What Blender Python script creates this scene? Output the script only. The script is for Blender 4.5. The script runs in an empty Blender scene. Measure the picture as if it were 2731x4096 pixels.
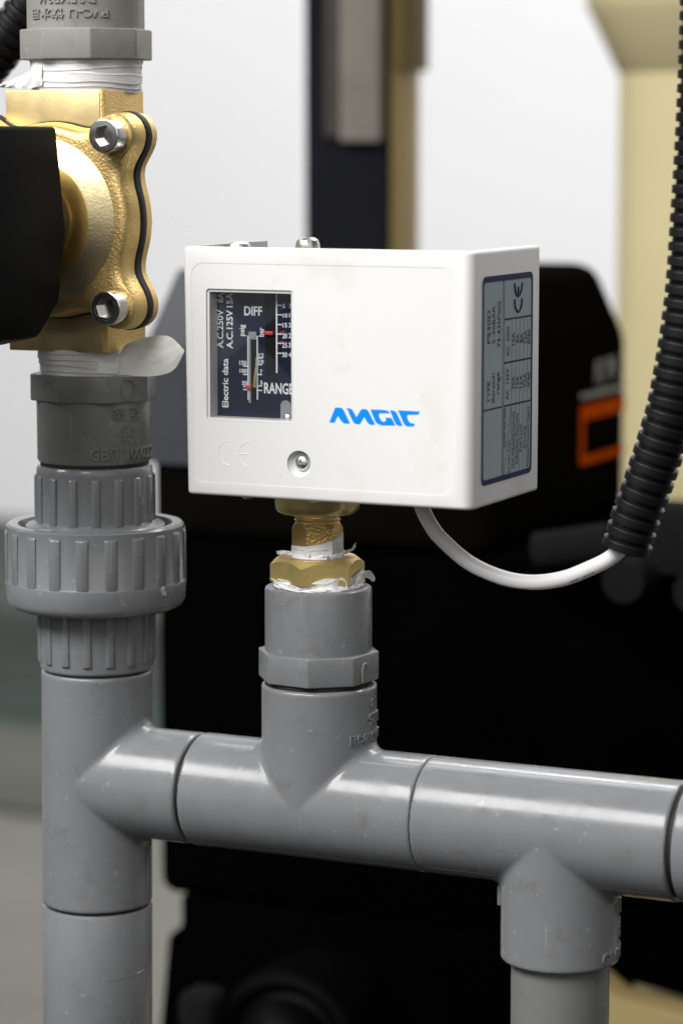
import bpy, bmesh, math, random
import numpy as np
from mathutils import Vector, Matrix
random.seed(7); np.random.seed(7)
R = math.radians
SC = bpy.context.scene
COL = SC.collection
S = 0.001                                  # everything below is written in millimetres

# ------------------------------------------------------------------ camera
CAM = np.array([294.2, -617.8, 164.6])
cd = bpy.data.cameras.new('camera'); cam = bpy.data.objects.new('camera', cd); COL.objects.link(cam)
cam.location = CAM*S
cam.rotation_euler = (R(90-7.6), 0, R(25))
cd.sensor_fit = 'VERTICAL'; cd.sensor_height = 36; cd.lens = 98
cd.clip_start = 0.02; cd.clip_end = 60
cd.dof.use_dof = True; cd.dof.focus_distance = 0.686; cd.dof.aperture_fstop = 11.0
SC.camera = cam

# ------------------------------------------------------------------ world, lamps, exposure
W = bpy.data.worlds.new('World'); SC.world = W; W.use_nodes = True
bg = W.node_tree.nodes['Background']; bg.inputs[0].default_value = (1.0, 0.98, 0.97, 1); bg.inputs[1].default_value = 0.06
def area(name, loc, target, sx, sy, power, color=(1, 1, 1)):
    l = bpy.data.lights.new(name, 'AREA'); l.shape = 'RECTANGLE'; l.size = sx; l.size_y = sy
    l.energy = power; l.color = color
    o = bpy.data.objects.new(name, l); COL.objects.link(o)
    o.location = Vector(loc)*S
    o.rotation_euler = (Vector(target)-Vector(loc)).to_track_quat('-Z', 'Y').to_euler()
    return o
area('ceiling_lamp', (-550, -1150, 1330), (0, 0, 60), 1.9, 0.66, 55, (1, 0.99, 0.975))
area('front_lamp', (-1250, -2250, 850), (0, 0, 60), 2.8, 2.0, 8, (0.97, 0.985, 1))
area('side_lamp', (1600, -2100, 1250), (0, 0, 60), 3.0, 2.0, 15, (1, 0.96, 0.90))
area('rear_lamp', (150, 1150, 1250), (0, 0, 40), 1.8, 0.12, 12, (1, 1, 1))
area('wall_lamp', (-500, 1000, 1500), (-700, 2300, -50), 3.2, 0.8, 47, (1, 1, 1))
vs = SC.view_settings
vs.view_transform = 'Standard'; vs.look = 'None'; vs.gamma = 1; vs.exposure = 0; vs.use_curve_mapping = False
SC.cycles.max_bounces = 8; SC.cycles.caustics_reflective = False; SC.cycles.caustics_refractive = False
SC.cycles.use_denoising = True; SC.cycles.sample_clamp_indirect = 6

# ------------------------------------------------------------------ materials
def rgb(r, g, b):
    f = lambda c: (c/255/12.92 if c/255 <= .04045 else ((c/255+.055)/1.055)**2.4)
    return (f(r), f(g), f(b), 1)
class Mat:
    def __init__(s, name):
        s.m = bpy.data.materials.new(name); s.m.use_nodes = True
        s.t = s.m.node_tree; s.p = s.t.nodes['Principled BSDF']
        s.tc = s.t.nodes.new('ShaderNodeTexCoord')
    def n(s, typ, **kw):
        nd = s.t.nodes.new(typ)
        for k, v in kw.items():
            if k in nd.inputs: nd.inputs[k].default_value = v
            else: setattr(nd, k, v)
        return nd
    def l(s, a, b): s.t.links.new(a, b)
    def noise(s, scale, detail=3, rough=.55, stretch=None, dist=0):
        nd = s.n('ShaderNodeTexNoise', Scale=scale, Detail=detail, Roughness=rough, Distortion=dist)
        src = s.tc.outputs['Object']
        if stretch:
            mp = s.n('ShaderNodeMapping'); mp.inputs['Scale'].default_value = stretch
            s.l(src, mp.inputs['Vector']); src = mp.outputs[0]
        s.l(src, nd.inputs['Vector']); return nd.outputs['Fac']
    def ramp(s, fac, stops):
        r = s.n('ShaderNodeValToRGB'); e = r.color_ramp.elements
        e[0].position, e[0].color = stops[0][0], stops[0][1]
        e[1].position, e[1].color = stops[-1][0], stops[-1][1]
        for p, c in stops[1:-1]:
            x = e.new(p); x.color = c
        s.l(fac, r.inputs[0]); return r.outputs[0]
    def mix(s, fac, a, b, mode='MIX'):
        m = s.n('ShaderNodeMix', data_type='RGBA', blend_type=mode)
        for k, v in ((0, fac), (6, a), (7, b)):
            if hasattr(v, 'links'): s.l(v, m.inputs[k])
            else: m.inputs[k].default_value = v
        return m.outputs[2]
    def bump(s, h, strength, dist):
        b = s.n('ShaderNodeBump', Strength=strength, Distance=dist); s.l(h, b.inputs['Height'])
        if s.p.inputs['Normal'].links: s.l(s.p.inputs['Normal'].links[0].from_socket, b.inputs['Normal'])
        s.l(b.outputs[0], s.p.inputs['Normal'])
    def set(s, **kw):
        for k, v in kw.items():
            i = s.p.inputs[k.replace('_', ' ')]
            if hasattr(v, 'links'): s.l(v, i)
            else: i.default_value = v
        return s
def g(v): return (v, v, v, 1)
def scl(c, k): return (c[0]*k, c[1]*k, c[2]*k, 1)
MATS = {}
def pvc(name, c, rough=.21):
    m = Mat(name)
    col = m.ramp(m.noise(70, 5, .6), [(.3, scl(c, .94)), (.5, c), (.72, scl(c, 1.05))])
    grime = m.ramp(m.noise(95, 8, .72), [(.57, g(0)), (.74, g(.75))])
    col = m.mix(grime, col, (c[0]*.70, c[1]*.64, c[2]*.55, 1))
    for st in ((1, .06, 1), (1, 1, .05), (.05, 1, 1)):
        sc_ = m.ramp(m.noise(520, 2, .4, st), [(.735, g(0)), (.76, g(.35))])
        col = m.mix(sc_, col, scl(c, 1.9))
    vo = m.n('ShaderNodeTexVoronoi', Scale=330, Randomness=1); m.l(m.tc.outputs['Object'], vo.inputs['Vector'])
    near = m.ramp(vo.outputs['Distance'], [(.025, g(1)), (.055, g(0))])
    sep = m.n('ShaderNodeSeparateColor'); m.l(vo.outputs['Color'], sep.inputs[0])
    pick = m.ramp(sep.outputs[0], [(.62, g(0)), (.66, g(1))])
    dust = m.mix(1.0, near, pick, 'MULTIPLY')
    col = m.mix(dust, col, (.62, .61, .57, 1))
    m.set(Base_Color=col, Roughness=m.ramp(m.noise(160, 4), [(.3, g(rough-.07)), (.75, g(rough+.12))]), Specular_IOR_Level=.5)
    m.bump(m.noise(900, 2), .06, .0002)
    m.bump(m.noise(55, 2), .16, .0006)
    return m.m
def metal(name, c, rough, grain=0, gscale=2400, gdist=.00022, dark=.75, brush=None, metallic=1.0):
    m = Mat(name)
    col = m.ramp(m.noise(130, 5, .6), [(.3, scl(c, dark)), (.6, c), (.8, scl(c, 1.06))])
    m.set(Base_Color=col, Metallic=metallic, Roughness=rough)
    if grain: m.bump(m.noise(gscale, 2, .5), grain, gdist)
    if brush:
        m.bump(m.noise(1500, 2, .5, brush), .12, .0001)
    return m.m
def plain(name, c, rough=.5, spec=.5, bump=0, bscale=700, bdist=.0002, var=.08, vscale=60, metallic=0):
    m = Mat(name)
    if var: c2 = m.ramp(m.noise(vscale, 4), [(.3, scl(c, 1-var)), (.7, scl(c, 1+var))])
    else: c2 = c
    m.set(Base_Color=c2, Roughness=rough, Specular_IOR_Level=spec, Metallic=metallic)
    if bump: m.bump(m.noise(bscale, 3), bump, bdist)
    return m.m
def matt(name, c, var=.08, vscale=60):
    m = Mat(name); d = m.n('ShaderNodeBsdfDiffuse', Roughness=.6)
    m.l(m.ramp(m.noise(vscale, 4), [(.3, scl(c, 1-var)), (.7, scl(c, 1+var))]), d.inputs[0])
    m.l(d.outputs[0], m.t.nodes['Material Output'].inputs['Surface']); return m.m
MATS['pvc'] = pvc('grey_pvc', (.198, .204, .214, 1))
MATS['pvc_warm'] = pvc('warm_grey_pvc', (.30, .298, .27, 1), .28)
MATS['pvc_dark'] = pvc('dark_grey_pvc', (.178, .182, .180, 1), .28)
MATS['pvc_groove'] = plain('grimy_pvc', (.03, .027, .024, 1), .6, .2)
MATS['grime'] = plain('brown_joint_grime', (.075, .055, .035, 1), .7, .2)
MATS['brass_cast'] = metal('cast_brass', (.86, .62, .25, 1), .46, .36, 1700, .0005, .88, metallic=.9)
MATS['brass_face'] = metal('machined_brass_face', (.84, .66, .34, 1), .42, .1, 1500)
MATS['brass_cone'] = metal('bright_brass_cone', (.93, .78, .47, 1), .38, .2, 1500, .0003)
MATS['brass_gold'] = metal('golden_brass', (.86, .58, .18, 1), .48, .15, 900)
MATS['brass_turned'] = metal('turned_brass', (.95, .74, .32, 1), .3, brush=(1, 1, .02), metallic=.8)
MATS['brass_rough'] = metal('rough_brown_brass', (.70, .47, .17, 1), .42, .7, 1500, .0005, metallic=.8)
MATS['brass_hex'] = metal('drawn_brass', (.86, .66, .25, 1), .42, .15, 1500, brush=(.1, .1, 1), metallic=.8)
MATS['brass_top'] = metal('copper_toned_brass', (.68, .46, .26, 1), .45, .2, 1200)
MATS['steel'] = metal('stainless_steel', (.82, .81, .79, 1), .24, .05, 700)
MATS['zinc'] = metal('zinc_plated_steel', (.80, .83, .82, 1), .32, .1, 900)
MATS['rubber'] = plain('black_rubber', (.012, .012, .012, 1), .55, .35, .5, 900, .0003)
m = Mat('black_coil_plastic')
vo = m.n('ShaderNodeTexVoronoi', Scale=420); m.l(m.tc.outputs['Object'], vo.inputs['Vector'])
sep = m.n('ShaderNodeSeparateColor'); m.l(vo.outputs['Color'], sep.inputs[0])
spk = m.mix(1.0, m.ramp(vo.outputs['Distance'], [(.03, g(1)), (.08, g(0))]), m.ramp(sep.outputs[0], [(.7, g(0)), (.75, g(1))]), 'MULTIPLY')
m.set(Base_Color=m.mix(spk, (.0018, .0018, .0018, 1), (.12, .12, .12, 1)), Roughness=.5, Specular_IOR_Level=.06)
m.bump(m.noise(1100, 3), .2, .0002)
MATS['coil'] = m.m
MATS['conduit'] = plain('black_conduit', (.0045, .0043, .0046, 1), .42, .4, .1, 1500, .0001)
MATS['cable'] = plain('white_cable', (.90, .89, .885, 1), .36, .5, var=.02)
MATS['print_dark'] = plain('dark_print', (.03, .03, .035, 1), .5, .3, var=0)
m = Mat('white_abs')
stain = m.ramp(m.noise(45, 6, .62), [(.55, g(0)), (.80, g(1))])
col = m.mix(stain, (.83, .825, .81, 1), (.73, .70, .64, 1))
vo = m.n('ShaderNodeTexVoronoi', Scale=160); m.l(m.tc.outputs['Object'], vo.inputs['Vector'])
sep = m.n('ShaderNodeSeparateColor'); m.l(vo.outputs['Color'], sep.inputs[0])
spk = m.mix(1.0, m.ramp(vo.outputs['Distance'], [(.03, g(1)), (.05, g(0))]), m.ramp(sep.outputs[0], [(.86, g(0)), (.9, g(1))]), 'MULTIPLY')
col = m.mix(spk, col, (.35, .3, .25, 1))
m.set(Base_Color=col, Roughness=.36, Specular_IOR_Level=.45, Subsurface_Weight=.08, Subsurface_Radius=(.002, .0016, .0012))
m.bump(m.noise(60, 3), .12, .0005)
MATS['abs'] = m.m
def tape_mat(name, lo, mid, hi, bs):
    m = Mat(name)
    col = m.ramp(m.noise(120, 6, .7, (1, 1, 2.5)), [(.28, lo), (.46, mid), (.75, hi)])
    m.set(Base_Color=col, Roughness=.4, Specular_IOR_Level=.5, Subsurface_Weight=.2, Subsurface_Radius=(.003, .003, .0026))
    m.bump(m.noise(150, 4, .6, (1, 1, 6)), bs, .0005)
    return m.m
MATS['tape'] = tape_mat('ptfe_tape', (.74, .71, .65, 1), (.88, .875, .865, 1), (.92, .92, .915, 1), .22)
MATS['tape_old'] = tape_mat('aged_ptfe_tape', (.68, .64, .54, 1), (.85, .84, .79, 1), (.90, .90, .88, 1), .2)
m = Mat('clear_window'); t = m.t
tr = m.n('ShaderNodeBsdfTransparent'); tr.inputs[0].default_value = (.97, .975, .98, 1)
gl = m.n('ShaderNodeBsdfGlossy', Roughness=.06); lw = m.n('ShaderNodeLayerWeight', Blend=.5)
fr = m.ramp(lw.outputs['Facing'], [(0, g(.045)), (.55, g(.07)), (.8, g(.2)), (1, g(.9))])
mx = m.n('ShaderNodeMixShader'); m.l(fr, mx.inputs[0]); m.l(tr.outputs[0], mx.inputs[1]); m.l(gl.outputs[0], mx.inputs[2])
m.l(mx.outputs[0], t.nodes['Material Output'].inputs['Surface']); MATS['pane'] = m.m
MATS['bezel'] = plain('frosted_bezel', (.72, .70, .70, 1), .3, .5, var=.03)
MATS['dial'] = plain('navy_dial', (.008, .013, .033, 1), .32, .3, .05, 400, var=.25, vscale=150)
MATS['dial_print'] = plain('silver_print', (.80, .83, .84, 1), .45, .4, var=.04)
MATS['slot'] = plain('dark_slot', (.004, .004, .006, 1), .6, .2, var=0)
MATS['slot_grey'] = plain('grey_slot_wall', (.28, .29, .31, 1), .4, .4)
MATS['red'] = plain('red_pointer', (.62, .06, .08, 1), .4, .4, var=.1, vscale=400)
MATS['blue'] = plain('blue_print', (.0, .27, .95, 1), .4, .3, var=0)
MATS['label'] = plain('pale_grey_label', (.31, .385, .40, 1), .4, .2, var=.04)
MATS['label_ink'] = plain('navy_ink', (.004, .007, .07, 1), .5, .12, var=0)
MATS['pump'] = matt('black_pump', (.0012, .0012, .0012, 1))
MATS['controller'] = matt('black_controller', (.0045, .004, .003, 1))
MATS['controller_face'] = plain('charcoal_lit_front', (.05, .052, .06, 1), .35, .4, var=.1)
MATS['orange'] = matt('orange_print', (.62, .085, .004, 1))
MATS['grey_print'] = matt('grey_print', (.42, .41, .36, 1))
MATS['cream'] = plain('cream_paint', (.62, .545, .315, 1), .45, .4, var=.04, vscale=8)
MATS['khaki'] = plain('khaki_paint', (.45, .34, .15, 1), .45, .4, var=.06, vscale=10)
MATS['charcoal'] = matt('charcoal_metal', (.014, .0145, .018, 1), .12, 12)
MATS['beige'] = matt('beige_grey_sheen', (.24, .22, .19, 1))  # flat tone for the reflection on the post
MATS['grey_part'] = matt('dark_grey_metal', (.014, .0135, .0145, 1))
MATS['wall'] = plain('white_wall', (.82, .815, .825, 1), .6, .3, var=.015, vscale=3)
MATS['khaki_dark'] = plain('dark_khaki', (.21, .15, .055, 1), .5, .3, var=.06, vscale=10)
MATS['bounce_blocker'] = matt('black_bounce_blocker', (.02, .02, .02, 1))
MATS['floor_mid'] = matt('mid_concrete', (.085, .086, .078, 1), .12, 5)
MATS['floor'] = matt('concrete', (.14, .138, .125, 1), .1, 5)
MATS['floor_dark'] = matt('dark_floor_paint', (.040, .044, .040, 1), .1, 4)
MATS['floor_green'] = matt('green_floor_paint', (.042, .053, .048, 1), .1, 4)
MATS['floor_far'] = matt('grey_green_floor', (.070, .078, .072, 1), .1, 3)

# ------------------------------------------------------------------ builders (world millimetres)
class Thing:
    """an Empty at the thing's base; parts are built in world millimetres and stored relative to it"""
    def __init__(s, name, label, cat, base, group=None):
        o = bpy.data.objects.new(name, None); COL.objects.link(o)
        s.o = o; s.base = np.array(base, float); o.location = s.base*S
        o.empty_display_size = .01
        o['label'] = label; o['category'] = cat
        if group: o['group'] = group
def make(name, V, F, mat, parent=None, smooth=True, angle=35, origin=None, label=None):
    """parent: Thing, or (Thing, part object)"""
    V = np.asarray(V, float)
    th, po = (None, None)
    if isinstance(parent, tuple): th, po = parent
    elif parent is not None: th = parent; po = parent.o
    base = th.base if th is not None else (np.array(origin, float) if origin is not None else np.zeros(3))
    me = bpy.data.meshes.new(name)
    me.from_pydata(((V-base)*S).tolist(), [], [list(map(int, f)) for f in F])
    me.validate(); me.update()
    bm = bmesh.new(); bm.from_mesh(me); bmesh.ops.recalc_face_normals(bm, faces=bm.faces); bm.to_mesh(me); bm.free()
    if smooth:
        me.shade_smooth(); me.set_sharp_from_angle(angle=R(angle))
    me.materials.append(MATS[mat])
    o = bpy.data.objects.new(name, me); COL.objects.link(o)
    if po is not None: o.parent = po
    elif origin is not None: o.location = base*S
    if label: o['label'] = label
    return o
def tag(o, label, cat, group=None):
    o['label'] = label; o['category'] = cat
    if group: o['group'] = group
    return o
def lathe(prof, x0, y0, n=96, rfun=None, closed=True):
    """profile of (r, z) about the vertical axis at x0, y0"""
    V, F = [], []
    m_ = len(prof)
    for i in range(n):
        a = 2*math.pi*i/n
        for j, (r, z) in enumerate(prof):
            rr = r if rfun is None else rfun(r, z, a, j)
            V.append((x0+rr*math.sin(a), y0-rr*math.cos(a), z))
    for i in range(n):
        k = (i+1) % n
        for j in range(m_-1):
            F.append((i*m_+j, k*m_+j, k*m_+j+1, i*m_+j+1))
    if closed:
        F.append([i*m_ for i in range(n)]); F.append([i*m_+m_-1 for i in range(n)][::-1])
    return np.array(V), F
def rot_axis(V, c, frm, to):
    q = Vector(frm).rotation_difference(Vector(to)).to_matrix()
    M = np.array(q); c = np.array(c, float)
    return (np.asarray(V)-c) @ M.T + c
def from_bm(bm):
    bm.verts.index_update()
    return [tuple(v.co) for v in bm.verts], [[v.index for v in f.verts] for f in bm.faces]
def prism(poly, axis, d0, d1, bevel=0, seg=2, ang=30):
    """poly in the plane across `axis` ('X': (y,z), 'Y': (x,z), 'Z': (x,y)) from d0 to d1 along it"""
    bm = bmesh.new()
    def P(u, v, d): return {'X': (d, u, v), 'Y': (u, d, v), 'Z': (u, v, d)}[axis]
    a = [bm.verts.new(P(u, v, d0)) for u, v in poly]; b = [bm.verts.new(P(u, v, d1)) for u, v in poly]
    n = len(poly)
    bm.faces.new(a); bm.faces.new(b[::-1])
    for i in range(n): bm.faces.new((a[i], b[i], b[(i+1) % n], a[(i+1) % n]))
    bmesh.ops.recalc_face_normals(bm, faces=bm.faces)
    if bevel:
        es = [e for e in bm.edges if e.calc_face_angle(0) > R(ang)]
        bmesh.ops.bevel(bm, geom=es, offset=bevel, segments=seg, affect='EDGES', profile=.5, clamp_overlap=True)
    r = from_bm(bm); bm.free(); return r
def boxpoly(x0, y0, x1, y1): return [(x0, y0), (x1, y0), (x1, y1), (x0, y1)]
def box(x0, x1, y0, y1, z0, z1, bevel=0, seg=2): return prism(boxpoly(x0, y0, x1, y1), 'Z', z0, z1, bevel, seg)
def rrect(x0, y0, x1, y1, r, n=6):
    P = []
    for cx, cy, a0 in ((x1-r, y0+r, -90), (x1-r, y1-r, 0), (x0+r, y1-r, 90), (x0+r, y0+r, 180)):
        for i in range(n+1):
            a = R(a0+90*i/n); P.append((cx+r*math.cos(a), cy+r*math.sin(a)))
    return P
def circ(cx, cy, r, n=32): return [(cx+r*math.cos(2*math.pi*i/n), cy+r*math.sin(2*math.pi*i/n)) for i in range(n)]
def ngon(x0, y0, rc, n, phi):   # phi: azimuth of one corner measured from -Y towards +X (degrees)
    return [(x0+rc*math.sin(R(phi+360*i/n)), y0-rc*math.cos(R(phi+360*i/n))) for i in range(n)]
def merge(*parts):
    V, F = [], []
    for v, f in parts:
        o = len(V); V += [tuple(p) for p in v]; F += [[i+o for i in q] for q in f]
    return V, F
def spline(P, n):
    P = np.array(P, float); out = []
    Q = np.vstack([2*P[0]-P[1], P, 2*P[-1]-P[-2]])
    for i in range(1, len(Q)-2):
        for t in np.linspace(0, 1, n, endpoint=False):
            a, b, c, d = Q[i-1], Q[i], Q[i+1], Q[i+2]
            out.append(.5*((2*b)+(-a+c)*t+(2*a-5*b+4*c-d)*t*t+(-a+3*b-3*c+d)*t**3))
    out.append(P[-1]); out = np.array(out)
    L = np.r_[0, np.cumsum(np.linalg.norm(np.diff(out, axis=0), axis=1))]
    return out, L
def tube(P, rad, n=20, cap=True):
    """P: (m,3) points; rad: scalar or (m,)"""
    P = np.asarray(P, float); m_ = len(P); rad = np.broadcast_to(rad, (m_,))
    T = np.gradient(P, axis=0); T /= np.linalg.norm(T, axis=1)[:, None]
    nrm = np.cross(T[0], (0.3, 1, .2)); nrm /= np.linalg.norm(nrm)
    V = []
    for i in range(m_):
        nrm = nrm-T[i]*(nrm@T[i]); nrm /= np.linalg.norm(nrm); b = np.cross(T[i], nrm)
        for k in range(n):
            a = 2*math.pi*k/n; V.append(P[i]+rad[i]*(math.cos(a)*nrm+math.sin(a)*b))
    F = [(i*n+k, i*n+(k+1) % n, (i+1)*n+(k+1) % n, (i+1)*n+k) for i in range(m_-1) for k in range(n)]
    if cap: F += [list(range(n))[::-1], [(m_-1)*n+k for k in range(n)]]
    return V, F
def resample(P, L, s): return np.stack([np.interp(s, L, P[:, k]) for k in range(3)], 1)
def boolean(V, F, cutters):
    def ob(V, F):
        me = bpy.data.meshes.new('tmp'); me.from_pydata([tuple(v) for v in V], [], [list(f) for f in F]); me.update()
        bm = bmesh.new(); bm.from_mesh(me); bmesh.ops.recalc_face_normals(bm, faces=bm.faces); bm.to_mesh(me); bm.free()
        o = bpy.data.objects.new('tmp', me); COL.objects.link(o); return o
    a = ob(V, F); cs = [ob(*c) for c in cutters]
    for c in cs:
        md = a.modifiers.new('b', 'BOOLEAN'); md.operation = 'DIFFERENCE'; md.solver = 'EXACT'; md.object = c
    dg = bpy.context.evaluated_depsgraph_get(); dg.update()
    me = bpy.data.meshes.new_from_object(a.evaluated_get(dg))
    V = [tuple(v.co) for v in me.vertices]; F = [list(p.vertices) for p in me.polygons]
    for o in [a]+cs:
        d = o.data; bpy.data.objects.remove(o); bpy.data.meshes.remove(d)
    bpy.data.meshes.remove(me)
    return V, F
_tx = {}
def text2d(s, depth=0, bold=0, spacing=1.0):
    """glyph mesh of string normalised to its bounding box: x 0..1, y 0..1, z 0..1 (extruded) or 0"""
    key = (s, depth > 0, bold, spacing)
    if key in _tx: return _tx[key]
    cu = bpy.data.curves.new('t', 'FONT'); cu.body = s; cu.resolution_u = 3; cu.offset = bold; cu.space_character = spacing
    cu.extrude = .05 if depth else 0
    o = bpy.data.objects.new('t', cu)
    me = bpy.data.meshes.new_from_object(o)
    V = np.array([tuple(v.co) for v in me.vertices]); F = [list(p.vertices) for p in me.polygons]
    lo, hi = V.min(0), V.max(0)
    V = (V-lo)/np.where(hi-lo > 1e-6, hi-lo, 1)
    bpy.data.objects.remove(o); bpy.data.curves.remove(cu); bpy.data.meshes.remove(me)
    _tx[key] = (V, F); return V, F
def flat_text(s, rotated, b, plane, d, bold=0):
    """b = (u0, z0, u1, z1); rotated text reads upwards. plane 'Y': u is x, d is y; plane 'X': u is y, d is x"""
    V, F = text2d(s, 0, bold)
    u0, z0, u1, z1 = b
    if rotated: U = u1-V[:, 1]*(u1-u0); Z = z0+V[:, 0]*(z1-z0)
    else: U = u0+V[:, 0]*(u1-u0); Z = z0+V[:, 1]*(z1-z0)
    D = np.full(len(U), d)
    return (np.stack([U, D, Z], 1) if plane == 'Y' else np.stack([D, U, Z], 1)), F
def wrap(V2, x0, y0, r, phi0, phi1, z0, z1, h=.32, sink=.15, flip=False, Z=None):
    """V2 normalised (x, y, z 0..1) onto the cylinder about the vertical axis"""
    V2 = np.asarray(V2); x, y = V2[:, 0], V2[:, 1]
    if flip: x, y = 1-x, 1-y
    a = np.radians(phi0+(phi1-phi0)*x); z = z0+(z1-z0)*y
    rr = r-sink+(sink+h)*V2[:, 2]
    return np.stack([x0+rr*np.sin(a), y0-rr*np.cos(a), z], 1)
def surface_nets(f, lo, hi, h):
    lo = np.array(lo, float); n = np.ceil((np.array(hi)-lo)/h).astype(int)+1
    ax = [lo[i]+h*np.arange(n[i]) for i in range(3)]
    X, Y, Z = np.meshgrid(*ax, indexing='ij'); Fv = f(X, Y, Z); ins = Fv < 0
    nx, ny, nz = n
    acc = np.zeros((nx-1, ny-1, nz-1, 3)); cnt = np.zeros((nx-1, ny-1, nz-1))
    cor = [(i, j, k) for i in (0, 1) for j in (0, 1) for k in (0, 1)]
    sl = lambda c: tuple(slice(c[d], n[d]-1+c[d]) for d in range(3))
    for a in cor:
        for d in range(3):
            if a[d]: continue
            b = list(a); b[d] = 1; b = tuple(b)
            fa, fb = Fv[sl(a)], Fv[sl(b)]; cr = (fa < 0) != (fb < 0)
            t = np.where(cr, fa/np.where(cr, fa-fb, 1), 0)
            p = np.zeros(cr.shape+(3,)); p[...] = a; p[..., d] += t
            acc += p*cr[..., None]; cnt += cr
    act = cnt > 0; idx = -np.ones(act.shape, int); idx[act] = np.arange(act.sum())
    base = np.stack(np.nonzero(act), 1)
    V = lo+h*(base+acc[act]/cnt[act][:, None])
    F = []
    for d in range(3):
        e, g_ = [(1, 2), (2, 0), (0, 1)][d]
        a = [slice(None)]*3; b = [slice(None)]*3; a[d] = slice(0, n[d]-1); b[d] = slice(1, n[d])
        s0, s1 = ins[tuple(a)], ins[tuple(b)]; cr = s0 != s1
        q = np.stack(np.nonzero(cr), 1)
        ok = (q[:, e] > 0) & (q[:, g_] > 0) & (q[:, e] < n[e]-1) & (q[:, g_] < n[g_]-1); q = q[ok]
        def cell(de, dg):
            c = q.copy(); c[:, e] += de; c[:, g_] += dg; return idx[c[:, 0], c[:, 1], c[:, 2]]
        quad = np.stack([cell(-1, -1), cell(0, -1), cell(0, 0), cell(-1, 0)], 1)
        flip = ~s0[q[:, 0], q[:, 1], q[:, 2]]; quad[flip] = quad[flip][:, ::-1]
        F.append(quad)
    F = np.vstack(F)
    for _ in range(3):
        e = 1e-3; v = f(V[:, 0], V[:, 1], V[:, 2])
        G = np.stack([(f(V[:, 0]+e*(k == 0), V[:, 1]+e*(k == 1), V[:, 2]+e*(k == 2))-v)/e for k in range(3)], 1)
        V = V-np.clip(v, -h*.4, h*.4)[:, None]*G/np.maximum((G*G).sum(1), .05)[:, None]
    return V, F
def smin(a, b, k):
    h = np.clip(.5+.5*(b-a)/k, 0, 1); return b*(1-h)+a*h-k*h*(1-h)
def smax(a, b, k): return -smin(-a, -b, k)
def ribs(th, part, x0, y0, r, z0, z1, n, phi, width, h=.55, mat='pvc', only=None):
    """moulded grip ribs on a collar, each a small tapered bar of its own"""
    for i in range(n):
        ph = phi+360*i/n
        if only and not only(ph): continue
        V = []
        cols = [(-width/2, -.2), (-width/2, h*.55), (-width/2+.9, h), (0, h), (width/2-.9, h), (width/2, h*.55), (width/2, -.2)]
        rows = [(z0, -.15), (z0+.15, .7), (z0+.55, 1), (z1-.7, 1), (z1-.2, .7), (z1, -.15)]
        for z, k in rows:
            for dphi, hh in cols:
                rr = r+(hh*k if hh > 0 else hh); a = R(ph+dphi)
                V.append((x0+rr*math.sin(a), y0-rr*math.cos(a), z))
        c = len(cols); F = [(j*c+i2, j*c+i2+1, (j+1)*c+i2+1, (j+1)*c+i2) for j in range(len(rows)-1) for i2 in range(c-1)]
        F += [list(range(c)), [(len(rows)-1)*c+q for q in range(c)][::-1]]
        F += [[j*c for j in range(len(rows))][::-1], [j*c+c-1 for j in range(len(rows))]]
        make('rib', V, F, mat, (th, part), angle=50)
def emblem(part_of, mat, x0, y0, r, phi, z, rad):
    """round moulded emblem: two split arcs round a stepped meander"""
    lines = []
    for s in (1, -1):
        lines.append([(s*rad*math.cos(R(a)), rad*math.sin(R(a))) for a in range(-68, 69, 8)])
        q = rad
        lines.append([(s*.12*q, .98*q), (s*.12*q, .62*q), (s*.50*q, .62*q), (s*.50*q, .30*q), (s*.74*q, .30*q), (s*.74*q, -.30*q), (s*.50*q, -.30*q), (s*.50*q, -.62*q), (s*.12*q, -.62*q), (s*.12*q, -.98*q)])
        lines.append([(s*.30*q, .22*q), (s*.22*q, .36*q), (s*.10*q, .30*q), (s*.10*q, .08*q), (s*.36*q, .08*q), (s*.36*q, -.14*q), (s*.12*q, -.14*q), (s*.12*q, -.36*q)])
    parts = []
    for ln in lines:
        P = []
        for u, w in ln:
            a = R(phi)+u/r; P.append((x0+(r+.06)*math.sin(a), y0-(r+.06)*math.cos(a), z+w))
        parts.append(tube(P, .2, 6))
    make('emblem', *merge(*parts), mat, part_of)
def emboss(s, part_of, mat, x0, y0, r, phi0, phi1, z0, z1, flip=False, bold=.006, h=.4):
    V, F = text2d(s, 1, bold)
    make('embossed_lettering', wrap(V, x0, y0, r, phi0, phi1, z0, z1, h=h, flip=flip), F, mat, part_of, angle=40)

AL, AM, AR = 30.1, 25.4, 20.4        # azimuth of the viewer seen from the three uprights
XL, XM, XR = -64.1, -0.2, 64.5
LEAN = .0105                          # the left riser leans a little: shift in x per mm of height

# ------------------------------------------------------------------ setting
def sheet(name, x0, x1, y0, y1, z, mat):
    o = make(name, [(x0, y0, z), (x1, y0, z), (x1, y1, z), (x0, y1, z)], [(0, 1, 2, 3)], mat, None, False)
    o['kind'] = 'structure'; return o
sheet('floor', -6000, 5000, -2500, 2600, -300, 'floor')
sheet('far_floor', -6000, 5000, 1700, 2290, -296, 'floor_far')
sheet('dark_floor_strip', -6000, 5000, 1390, 1697, -296, 'floor_dark')
sheet('green_floor_strip', -6000, 5000, 1250, 1387, -296, 'floor_green')
sheet('mid_floor_strip', -6000, 5000, 1000, 1247, -296, 'floor_mid')  # strip in a tone between the green strip and the nearer concrete
sheet('bounce_blocker', -1600, 1600, -2300, 420, -296, 'bounce_blocker')  # unseen dark sheet, added to keep floor bounce off the pipe undersides
V, F = box(-6000, 5000, 2300, 2400, -300, 2600)
w = make('wall', V, F, 'wall', None, False); w['kind'] = 'structure'

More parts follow.
